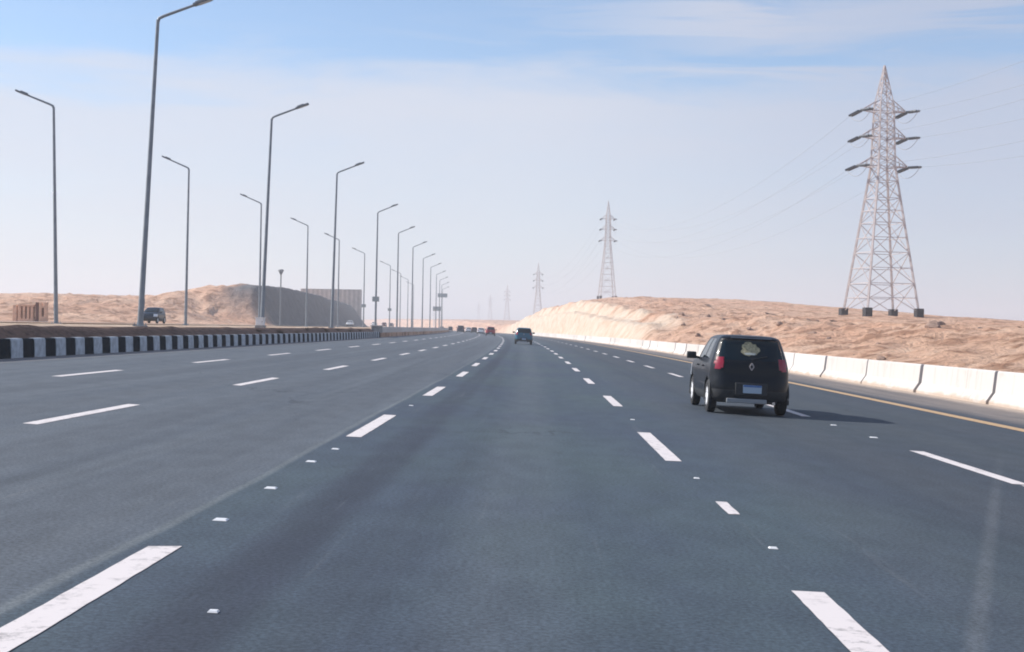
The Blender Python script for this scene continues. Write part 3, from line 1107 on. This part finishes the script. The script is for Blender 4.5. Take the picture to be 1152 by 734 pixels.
def make_car(style, paint, label, cat='car', detail=True, sticker=False, lit=False):
    st = HATCH if style == 'hatch' else SEDAN
    root = empty('car')
    tag(root, label, cat)
    cols = [pchip([r[c] for r in st['rows']], SUB) for c in range(6)]
    rows = list(zip(*cols))
    rings = [outline(*r[1:]) for r in rows]
    n = len(rings[0])
    V = [[Vector((x, y, rows[i][0])) for x, y, _ in rings[i]] for i in range(len(rows))]
    tags = [t_ for _, _, t_ in rings[0]]
    belt = 7 * SUB
    roofe = 11 * SUB
    arches = ((st['rear_y'], st['wr'] + 0.055), (st['front_y'], st['wr'] + 0.055))
    wcx = st['wr']

    def frac(j):
        """position along one side 0..1 from rear to front for side points, sign for the side"""
        if tags[j] != 'side':
            return None
        half = len(tags) // 2
        if j < half:
            return (j - NR // 2 - NC) / NS, 1
        return (len(tags) - j - NR // 2 - NC) / NS, -1
    sets = {}
    for i in range(len(rows) - 1):
        zc = (rows[i][0] + rows[i + 1][0]) / 2
        for j in range(n):
            j2 = (j + 1) % n
            c = (V[i][j] + V[i + 1][j] + V[i][j2] + V[i + 1][j2]) / 4
            key = 'body'
            tj = (tags[j], tags[j2])
            if i < belt and any((c.y - ya) ** 2 + (c.z - wcx) ** 2 < ra * ra for ya, ra in arches) and abs(c.x) > 0.4:
                key = None
            elif zc < 0.40 or (zc < 0.47 and 'side' not in tj):
                key = 'bumper'
            if belt + 1 <= i < roofe - 1:
                if 'rear' in tj or ('rc' in tj and ((j - NR // 2) % n < 4 or (n - j - NR // 2) % n < 5)):
                    key = 'rear_window'
                elif 'front' in tj or 'fc' in tj:
                    key = 'windscreen' if abs(c.x) < 0.9 * cols[3][i] else 'body'
                else:
                    fr = frac(j)
                    fr2 = frac(j2)
                    if fr and fr2:
                        f_ = (fr[0] + fr2[0]) / 2
                        if 0.20 < f_ < 0.50:
                            key = 'side_window|%d|0' % fr[1]
                        elif 0.54 < f_ < 0.93:
                            key = 'side_window|%d|1' % fr[1]
            if key:
                sets.setdefault(key, []).append((i, j))
    if style == 'hatch':
        lx, lz, lw, lh = 0.665, 0.945, 0.115, 0.11
    else:
        lx, lz, lw, lh = 0.68, 0.78, 0.20, 0.10
    glow = {'taillight': [], 'headlight': []}
    for i in range(roofe):
        for j in range(n):
            j2 = (j + 1) % n
            c = (V[i][j] + V[i + 1][j] + V[i][j2] + V[i + 1][j2]) / 4
            if c.y < 0.6:
                u = (lx - abs(c.x)) + max(0, c.y - 0.12) * -0.8
                if (abs(u) / lw) ** 3 + (abs(c.z - lz) / lh) ** 3 < 1:
                    glow['taillight'].append((i, j, 1 if c.x > 0 else -1))
            if i < belt and 0.62 < c.z < 0.86 and (tags[j] == 'fc' or tags[j2] == 'fc') and abs(c.x) > 0.40:
                glow['headlight'].append((i, j, 1 if c.x > 0 else -1))

    def patch(cells, off=0.0, inset=False):
        mp_, vs, fs = {}, [], []

        def vid(i, j):
            j %= n
            if (i, j) not in mp_:
                a, b_ = V[i][(j + 1) % n] - V[i][j - 1], V[min(i + 1, len(V) - 1)][j] - V[max(i - 1, 0)][j]
                nn = a.cross(b_)
                nn = nn.normalized() if nn.length > 1e-9 else Vector((0, 0, 1))
                mp_[(i, j)] = len(vs)
                vs.append(V[i][j] + nn * off)
            return mp_[(i, j)]
        for i, j in cells:
            fs.append((vid(i, j), vid(i, j + 1), vid(i + 1, j + 1), vid(i + 1, j)))
        return vs, fs

    def put(name, cells, m, off=0.0, parent=root, extra=None, sharp=38):
        vs, fs = patch(cells, off)
        me = bpy.data.meshes.new(name)
        if extra:
            o = len(vs)
            vs = vs + extra[0]
            fs = fs + [tuple(q + o for q in f) for f in extra[1]]
        me.from_pydata(vs, [], fs)
        if off > 0.004:                                    # give a lens some thickness back to the body
            bm = bmesh.new()
            bm.from_mesh(me)
            r = bmesh.ops.extrude_edge_only(bm, edges=[e for e in bm.edges if e.is_boundary])
            cen = Vector((0, st['L'] / 2, 0.6))
            for v in [g for g in r['geom'] if isinstance(g, bmesh.types.BMVert)]:
                dv = Vector((v.co.x, (v.co.y - cen.y) * 0.3, 0)).normalized()
                v.co -= dv * (off + 0.01)
            bmesh.ops.recalc_face_normals(bm, faces=bm.faces)
            bm.to_mesh(me)
            bm.free()
        me.shade_smooth()
        me.set_sharp_from_angle(angle=R(sharp))
        return lk(name, me, m, parent)
    top = V[-1]
    put('body', sets['body'], paint, extra=([p.copy() for p in top], [tuple(range(n))]))
    put('bumper', sets['bumper'], M['trim'], off=0.002)
    put('rear_window', sets['rear_window'], M['glass'], off=-0.004)
    put('windscreen', sets['windscreen'], M['glass'], off=-0.004)
    for key, cells in sets.items():
        if key.startswith('side_window'):
            put('side_window', cells, M['glass'], off=-0.004)
    for s in (-1, 1):
        put('taillight', [(i, j) for i, j, q in glow['taillight'] if q == s], M['red_lens'], off=0.014)
        put('headlight', [(i, j) for i, j, q in glow['headlight'] if q == s], M['clear_lens'], off=0.010)
    # floor closing the underside and the wheel housings
    b = MB()
    b.box((0, st['L'] / 2, 0.235), (1.20, st['L'] - 0.55, 0.05))
    b.box((0, (st['rear_y'] + st['front_y']) / 2, 0.42), (1.02, st['front_y'] - st['rear_y'] + 1.0, 0.36))
    b.build('underside', M['trim'], root)
    wmax = max(r[3] for r in st['rows'])
    for ya, ra in arches:
        for s in (-1, 1):
            b = MB()
            pts, rr = [], []
            for k in range(21):
                a = R(-14) + R(208) * k / 20
                pts.append((s * (wmax - 0.024), ya + (ra + 0.02) * math.cos(a), wcx + (ra + 0.02) * math.sin(a)))
            b.tube(pts, 0.018, 8)
            b.build('wheel_arch', M['trim'], root, 50)
    # wheels
    wr = st['wr']
    for ya in (st['rear_y'], st['front_y']):
        for s in (-1, 1):
            b = MB()
            prof = [(-0.085, 0.18), (-0.088, wr - 0.05), (-0.075, wr - 0.012), (-0.05, wr), (0.05, wr), (0.075, wr - 0.012), (0.088, wr - 0.05), (0.085, 0.18)]
            b.lathe_x(prof, 32)
            w = b.build('wheel', M['tyre'], root, 40)
            w.location = (s * (wmax - 0.10), ya, wr)
            b = MB()
            b.lathe_x([(s * 0.030, 0.212), (s * 0.080, 0.218), (s * 0.086, 0.200), (s * 0.066, 0.178)], 32)
            for q in range(6):
                a = 2 * math.pi * q / 6
                c1 = Vector((s * 0.068, 0.115 * math.cos(a), 0.115 * math.sin(a)))
                b.box(c1, (0.022, 0.145, 0.085), Matrix.Rotation(a, 3, 'X'))
            b.lathe_x([(s * 0.03, 0.066), (s * 0.078, 0.060), (s * 0.084, 0.03), (s * 0.085, 0.001)], 20)
            b.lathe_x([(s * 0.034, 0.198), (s * 0.034, 0.001)], 24)
            b.build('rim', M['rim'], w, 40)
    # mirrors
    ym = 2.36 if style == 'hatch' else 2.86
    for s in (-1, 1):
        b = MB()
        b.box((s * 0.90, ym, 1.04), (0.20, 0.10, 0.14))
        b.bar((s * 0.72, ym + 0.05, 0.99), (s * 0.84, ym + 0.02, 1.01), 0.05)
        b.build('mirror', M['trim'], root, 50, 0.025)
    # number plate, recess, emblem, handle, wiper, exhaust
    zp = 0.615 if style == 'hatch' else 0.60
    if detail:
        b = MB()
        b.box((0, 0.020, 0.48), (0.62, 0.055, 0.24))
        b.build('tailgate_recess', M['trim'], root, bevel=0.02)
        b = MB()
        b.box((0.02, -0.014, 0.485), (0.36, 0.016, 0.15))
        pl = b.build('number_plate', M['plate'], root, bevel=0.004)
        b = MB()
        b.box((0.02, -0.0245, 0.542), (0.35, 0.004, 0.035))
        b.build('plate_band', M['plate_band'], pl)
        b = MB()
        for (x0, z0), (x1, z1) in (((0, 0.065), (0.042, 0)), ((0.042, 0), (0, -0.065)), ((0, -0.065), (-0.042, 0)), ((-0.042, 0), (0, 0.065))):
            b.bar((x0, 0.066, 0.90 + z0), (x1, 0.066, 0.90 + z1), 0.022, 0.02)
        b.build('emblem', M['galv_dull'], root)
        b = MB()
        b.box((-0.08, 0.010, 0.262), (0.78, 0.05, 0.085))
        b.build('skid_plate', M['skid'], root, bevel=0.015)
        b = MB()
        b.tube([(0.45, 0.02, 0.235), (0.45, 0.22, 0.235)], 0.032, 12)
        b.build('exhaust_pipe', M['chrome'], root, 40)
        b = MB()
        b.bar((0.0, 0.10, 1.03), (0.30, 0.145, 1.10), 0.018)
        b.build('wiper', M['trim'], root)
        b = MB()
        b.box((0, 0.31, 1.425), (0.80, 0.14, 0.022), Matrix.Rotation(R(12), 3, 'X'))
        b.build('spoiler', paint, root, bevel=0.008)
        for s in (-1, 1):
            for yh in (1.35, 2.15):
                b = MB()
                b.box((s * 0.792, yh, 0.86), (0.03, 0.17, 0.03))
                b.build('door_handle', M['trim'], root, bevel=0.008)
    if sticker:
        def on_glass(x, z, off):
            y = np.interp(z, [1.0, 1.10, 1.22, 1.34, 1.40], [0.10, 0.15, 0.21, 0.27, 0.28]) + 0.075 * (x / 0.68) ** 2
            return (x, y - off, z)
        cx, cz = -0.03, 1.225
        rs = random.Random(3)
        outl = []
        for k in range(30):
            a = 2 * math.pi * k / 30
            r = 1.0 + 0.10 * math.cos(3 * a + 0.6) + 0.07 * math.cos(7 * a) + rs.uniform(-0.08, 0.08)
            outl.append((cx + 0.175 * r * math.cos(a), cz + 0.125 * r * math.sin(a)))
        vs = [on_glass(cx, cz, 0.012)] + [on_glass(x, z, 0.012) for x, z in outl]
        me = bpy.data.meshes.new('sticker')
        me.from_pydata(vs, [], [(0, 1 + (k + 1) % 30, 1 + k) for k in range(30)])
        stk = lk('sticker', me, M['gold'], root)
        vs = []
        for x, z in ((-0.12, 1.118), (0.06, 1.118), (0.085, 1.15), (-0.03, 1.16), (-0.145, 1.15)):
            vs.append(on_glass(x, z, 0.016))
        me = bpy.data.meshes.new('sticker_band')
        me.from_pydata(vs, [], [(0, 1, 2, 3, 4)])
        lk('sticker_band', me, M['pale_sticker'], stk)
    return root


def place(o, X, d, z=0.0, flip=False, opp_road=False, scale=1.0):
    """rear axle end of the car at distance d"""
    if opp_road:
        o.location = (X + float(curve(d)), d, MED_Z + 0.105 + z)
        o.rotation_euler = (0, 0, heading(d) + (math.pi if flip else 0))
    else:
        p = P(X, d, 0.004)
        o.location = p
        o.rotation_euler = (0, R(2.0), heading(d) + (math.pi if flip else 0))
    o.scale = (scale, scale, scale)
    return o


black = car_paint('black_car_paint', (0.006, 0.008, 0.012))
main_car = make_car('hatch', black, 'black hatchback with a gold sticker in its rear window', detail=True, sticker=True)
place(main_car, 4.09, 25.5)
main_car.scale = (0.985, 1.0, 1.03)
c = make_car('hatch', car_paint('steel_blue_paint', (0.028, 0.12, 0.18)), 'steel blue hatchback driving in the middle lane ahead')
place(c, -0.15, 125, scale=1.06)
c = make_car('hatch', car_paint('red_car_paint', (0.34, 0.025, 0.04)), 'red car in the distance, left of the blue hatchback')
place(c, -3.9, 238, scale=1.1)
white = car_paint('white_car_paint', (0.72, 0.72, 0.72))
navy = car_paint('navy_car_paint', (0.012, 0.02, 0.05))
brown = car_paint('dark_brown_car_paint', (0.05, 0.03, 0.028))
silver = car_paint('silver_car_paint', (0.45, 0.46, 0.48))
FAR = [('sedan', white, wx(541, 285), 285, 'white car just ahead of the red one in the distance'),
       ('hatch', brown, wx(533.5, 330), 330, 'dark brown car between two white ones in the distance'),
       ('sedan', white, wx(527, 345), 345, 'white car beside the dark brown one in the distance'),
       ('hatch', navy, wx(518, 310), 310, 'big dark navy car in the middle of the distant traffic'),
       ('hatch', navy, wx(506.5, 430), 430, 'small dark car ahead of the navy one in the distance'),
       ('sedan', brown, wx(497, 480), 480, 'farthest dark car of the distant traffic beside the lamp posts')]
for st_, pm, x, d, lab in FAR:
    c = make_car(st_, pm, lab, detail=False)
    place(c, x - float(curve(d)), d, scale=1.15 if 'big' in lab else 1.0)
OPP = [('hatch', car_paint('dark_blue_car_paint', (0.006, 0.022, 0.045)), 175.5, 124, 'dark blue car on the opposite carriageway behind the front lamp post', 1.0),
       ('sedan', white, 394, 330, 'white car on the opposite carriageway below the shaded cutting', 1.0),
       ('hatch', white, 421, 400, 'white car on the opposite carriageway at the end of the shaded cutting', 1.0),
       ('hatch', car_paint('maroon_car_paint', (0.12, 0.02, 0.025)), 432, 425, 'maroon car on the opposite carriageway beyond the kerb end', 1.0),
       ('sedan', navy, 440, 460, 'dark navy car following the maroon one on the opposite carriageway', 1.0)]
for st_, pm, px, d, lab, sc in OPP:
    c = make_car(st_, pm, lab, detail=False)
    place(c, wx(px, d) - float(curve(d)), d, flip=True, opp_road=True, scale=sc)


# ------------------------------------------------------------------ roadside structures
def ruin():
    d = 138.0
    k = d / 1500
    x0 = wx(8, d)
    z0 = MED_Z + 0.05
    t = empty('roadside_ruin', (x0, d, z0), 0)
    tag(t, 'low pale orange plastered ruin with posts and dark openings', 'ruin')
    H = 2.05
    b = MB()
    b.box((0.33, 0.2, H * 0.42), (0.42, 0.5, H * 0.84))
    b.build('post', M['brick'], t, bevel=0.03)
    b = MB()
    for xa in (0.75, 1.18, 1.62, 2.02):
        b.box((xa + 0.12, 0.2, 0.80), (0.24, 0.5, 1.6))
    b.box((1.51, 0.2, 1.70), (1.76, 0.55, 0.22))
    b.box((1.51, 0.2, 0.16), (1.70, 0.46, 0.32))
    b.build('wall', M['brick'], t, bevel=0.02)
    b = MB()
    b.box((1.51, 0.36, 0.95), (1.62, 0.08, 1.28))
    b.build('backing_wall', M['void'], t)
    b = MB()
    b.box((2.66, 0.2, H / 2), (0.26, 0.55, H))
    b.build('post', M['void'], t, bevel=0.02)
    b = MB()
    b.box((3.02, 0.2, H / 2), (0.30, 0.5, H))
    b.box((3.56, 0.2, H / 2), (0.30, 0.5, H))
    b.box((3.29, 0.2, 1.62), (0.30, 0.48, 0.30))
    b.box((3.29, 0.2, 0.28), (0.30, 0.48, 0.56))
    b.build('gate_frame', M['brick'], t, bevel=0.02)
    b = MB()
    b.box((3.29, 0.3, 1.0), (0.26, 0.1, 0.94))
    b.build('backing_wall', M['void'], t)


ruin()


def ribbed_wall():
    d = 640.0
    x0, x1 = wx(338, d), wx(405, d)
    zt = EYE + 41 / 1500 * d
    zb = 1.5
    t = empty('ribbed_wall', (x0, d, zb))
    tag(t, 'long grey-brown ribbed wall standing on top of the shaded cutting', 'wall')
    w, h = x1 - x0, zt - zb
    b = MB()
    b.box((w / 2, 0, h / 2), (w, 0.6, h))
    b.build('panel', M['wall'], t)
    n = 13
    for k in range(n + 1):
        b = MB()
        b.box((w * k / n, -0.55, h / 2), (0.95, 0.5, h - 0.02))
        b.build('rib', M['wall_rib'], t)
    b = MB()
    b.box((w / 2, -0.2, h + 0.12), (w + 0.4, 1.3, 0.25))
    b.build('coping', M['concrete'], t)


ribbed_wall()

# floodlight mast on the hill crest
d = 262.0
xm = wx(314, d)
zt = float(terrain(xm - float(curve(d)), d))
top = EYE + (365.8 - 303) / 1500 * d
t = empty('floodlight_mast', (xm, d, zt - 0.4))
tag(t, 'dark mast with a broad head on the crest of the cutting', 'mast')
h = top - zt + 0.4
b = MB()
b.tube([(0, 0, 0), (0, 0, h - 1.0)], [0.16, 0.12], 10)
b.build('pole', M['lamp_body'], t, 40)
b = MB()
b.tube([(0, 0, h - 1.1), (0, 0, h - 0.5), (0, 0, h - 0.1), (0, 0, h)], [0.14, 0.42, 0.50, 0.44], 14)
b.build('head', M['lamp_body'], t, 30)
b = MB()
for k in range(6):
    a = k * math.pi / 3
    b.box((0.50 * math.cos(a), 0.50 * math.sin(a), h - 0.25), (0.12, 0.22, 0.26), Matrix.Rotation(a, 3, 'Z'))
b.build('floodlight', M['lamp_glass'], t)

# white cabinet
d = 75.0
xc = wx(291.5, d)
t = empty('utility_cabinet', (xc, d, MED_Z))
tag(t, 'small white utility cabinet at the foot of a lamp post', 'cabinet')
b = MB()
b.box((0, 0, 0.05), (0.52, 0.42, 0.14))
b.build('plinth', M['concrete'], t)
b = MB()
b.box((0, 0, 0.33), (0.46, 0.36, 0.42))
b.build('case', M['white_metal'], t, bevel=0.015)
b = MB()
b.box((0, -0.187, 0.33), (0.38, 0.014, 0.34))
dr = b.build('door', M['white_metal'], t, bevel=0.004)
b = MB()
b.box((0.14, -0.20, 0.33), (0.025, 0.02, 0.08))
b.build('handle', M['trim'], dr)
b = MB()
b.box((0, 0, 0.555), (0.54, 0.44, 0.03))
b.build('lid', M['white_metal'], t, bevel=0.008)

# far sign boards on posts
for px, py, d, wpx, hpx, lab in ((491, 347.5, 430, 9, 5, 'far road sign on two white posts beside the last lamp posts'),
                                 (497, 332.5, 520, 11, 4.5, 'far dark sign board high on a thin mast above the traffic')):
    x = wx(px, d)
    hz = 371 - (607 - px) * math.tan(R(1))
    zc = EYE + (hz - py) / 1500 * d
    zg = float(terrain(x - float(curve(d)), d))
    t = empty('road_sign', (x, d, zg))
    tag(t, lab, 'road sign')
    ww, hh = wpx / 1500 * d, hpx / 1500 * d
    b = MB()
    b.box((0, 0, zc - zg), (ww, 0.12, hh))
    b.build('panel', M['sign'], t, bevel=0.03)
    for s in ((-1, 1) if 'two' in lab else (0,)):
        b = MB()
        b.tube([(s * ww * 0.35, 0.14, -0.2), (s * ww * 0.35, 0.14, zc - zg + hh * 0.4)], 0.13 if s else 0.07, 8)
        b.build('post', M['white_metal'] if s else M['galv'], t)

# ------------------------------------------------------------------ studs on the lane lines
STUDS = [(-2.17, 9.17, 0.12), (-2.19, 11.0, 0.12), (-2.23, 13.2, 0.12), (-2.20, 14.6, 0.10), (1.65, 9.27, 0.075), (1.64, 13.6, 0.07), (5.35, 21.2, 0.14), (5.32, 23.9, 0.12), (-1.53, 6.34, 0.06),
         (1.63, 22.4, 0.09), (-2.15, 23.0, 0.09)]
SL = ['first', 'second', 'third', 'fourth']
for i, (X, d, w) in enumerate(STUDS):
    b = MB()
    h = 0.009
    a = w * 0.42
    vs = [(-a, -a, 0), (a, -a, 0), (a, a, 0), (-a, a, 0), (-a * .75, -a * .6, h), (a * .75, -a * .6, h), (a * .75, a * .6, h), (-a * .75, a * .6, h)]
    b.face_block(vs, [(0, 3, 2, 1), (4, 5, 6, 7), (0, 1, 5, 4), (1, 2, 6, 5), (2, 3, 7, 6), (3, 0, 4, 7)])
    o = b.build('road_stud', M['stud'])
    o.location = P(X, d, 0.002)
    o.rotation_euler = (0, R(2.0), 0)
    if i < 4:
        lab = 'white road stud, %s beyond the big dash in the bottom left corner' % SL[i]
    elif i == 4:
        lab = 'small white road stud between the short dash and the big bottom right dash'
    elif i == 6:
        lab = 'white road stud under the tip of the black car shadow'
    elif i == 7:
        lab = 'white road stud at the edge of the black car shadow'
    elif i == 8:
        lab = 'tiny white chip on the dark asphalt beside the big bottom left dash'
    else:
        lab = 'small worn white road stud in the gap between two lane dashes'
    tag(o, lab, 'road stud', 'white studs on the lane lines')

# ------------------------------------------------------------------ loose rocks and dry shrubs
rr = random.Random(21)


def rock_mesh(seed):
    bm = bmesh.new()
    bmesh.ops.create_icosphere(bm, subdivisions=3, radius=0.5)
    q = random.Random(seed)
    pl = [(Vector((q.uniform(-1, 1), q.uniform(-1, 1), q.uniform(-.4, 1))).normalized(), q.uniform(0.26, 0.42)) for _ in range(9)]
    for v in bm.verts:
        for nrm, dd in pl:
            e = v.co.dot(nrm) - dd
            if e > 0:
                v.co -= nrm * e
        v.co += v.co.normalized() * q.uniform(-0.012, 0.012)
        v.co.z *= 0.75
    me = bpy.data.meshes.new('rock')
    bm.to_mesh(me)
    bm.free()
    me.materials.append(M['rock'])
    return me


rms = [rock_mesh(k) for k in range(4)]
ROCKS = [(938, 60, 16.2, 1.3), (946, 63, 17, 0.9), (953, 61, 16.6, 0.7), (1046, 104, 33, 1.2), (1055, 108, 34, 0.8)]
for i in range(70):
    dd = rr.uniform(45, 190)
    ROCKS.append((None, dd, rr.uniform(14.5, 34), rr.uniform(0.2, 0.95)))
for i, (px, dd, X, sz) in enumerate(ROCKS):
    if px:
        X = wx(px, dd) - float(curve(dd))
    o = bpy.data.objects.new('rock', rms[i % 4])
    COL.objects.link(o)
    o.location = (X + float(curve(dd)), dd, float(terrain(X, dd)) + 0.08 * sz)
    o.rotation_euler = (rr.uniform(-.3, .3), rr.uniform(-.3, .3), rr.uniform(0, 6.28))
    o.scale = (sz * rr.uniform(0.9, 1.5), sz * rr.uniform(0.8, 1.2), sz)
    lab = ('dark brown rock in the small pile just behind the white barriers' if i < 3 else
           'brown rock on the crest of the bank beside the large pylon' if i < 5 else 'loose brown rock lying on the sandy bank behind the barriers')
    tag(o, lab, 'rock', 'loose rocks in a pile behind the barriers' if i < 3 else ('rocks beside the large pylon' if i < 5 else 'loose rocks on the sandy bank'))


def shrub_mesh(seed):
    q = random.Random(seed)
    b = MB()
    for _ in range(90):
        a, el, L = q.uniform(0, 6.28), q.uniform(0.25, 1.45), q.uniform(0.25, 0.6)
        dv = Vector((math.cos(a) * math.cos(el), math.sin(a) * math.cos(el), math.sin(el)))
        p0 = Vector((q.uniform(-.12, .12), q.uniform(-.12, .12), 0))
        p1 = p0 + dv * L
        b.tube([p0, (p0 + p1) / 2 + Vector((q.uniform(-.04, .04), q.uniform(-.04, .04), 0.03)), p1], [0.012, 0.009, 0.003], 4, cap=False)
        for _k in range(3):
            c = p0.lerp(p1, q.uniform(0.4, 1.0))
            e = Vector((q.uniform(-1, 1), q.uniform(-1, 1), q.uniform(-.3, 1))).normalized() * q.uniform(0.06, 0.14)
            sd = Vector((q.uniform(-1, 1), q.uniform(-1, 1), q.uniform(-1, 1))).normalized() * 0.02
            b.face_block([c - sd, c + sd, c + e], [(0, 1, 2)])
    return b.mesh('dry_shrub')


sms = [shrub_mesh(k) for k in range(3)]
for s_ in sms:
    s_.materials.append(M['twig'])
for i, dd in enumerate((68, 73.5, 79, 84, 91, 98, 104, 112)):
    o = bpy.data.objects.new('dry_shrub', sms[i % 3])
    COL.objects.link(o)
    X = -13.85 - 0.3 * rr.random()
    s_ = rr.uniform(0.4, 0.7)
    o.location = (X + float(curve(dd)), dd, float(terrain(X, dd)) - 0.03)
    o.rotation_euler = (0, 0, rr.uniform(0, 6.28))
    o.scale = (s_ * 1.1, s_ * 1.5, s_ * 0.75)
    tag(o, 'small dry brown shrub on the soil bank above the striped kerb', 'shrub', 'dry shrubs on the median bank')

# ------------------------------------------------------------------ haze
hz = MB()
hz.box((0, 1475, 28.5), (3800, 3350, 69))
hm = bpy.data.materials.new('dusty_air')
hm.use_nodes = True
t = hm.node_tree
for n_ in list(t.nodes):
    t.nodes.remove(n_)
pv = N(t, 'ShaderNodeVolumePrincipled')
pv.inputs['Color'].default_value = (0.87, 0.875, 0.915, 1)
pv.inputs['Density'].default_value = 0.00058
pv.inputs['Anisotropy'].default_value = 0.2
mo = N(t, 'ShaderNodeOutputMaterial')
link(t, pv, 0, mo, 'Volume')
tag(hz.build('haze', hm), kind='stuff')
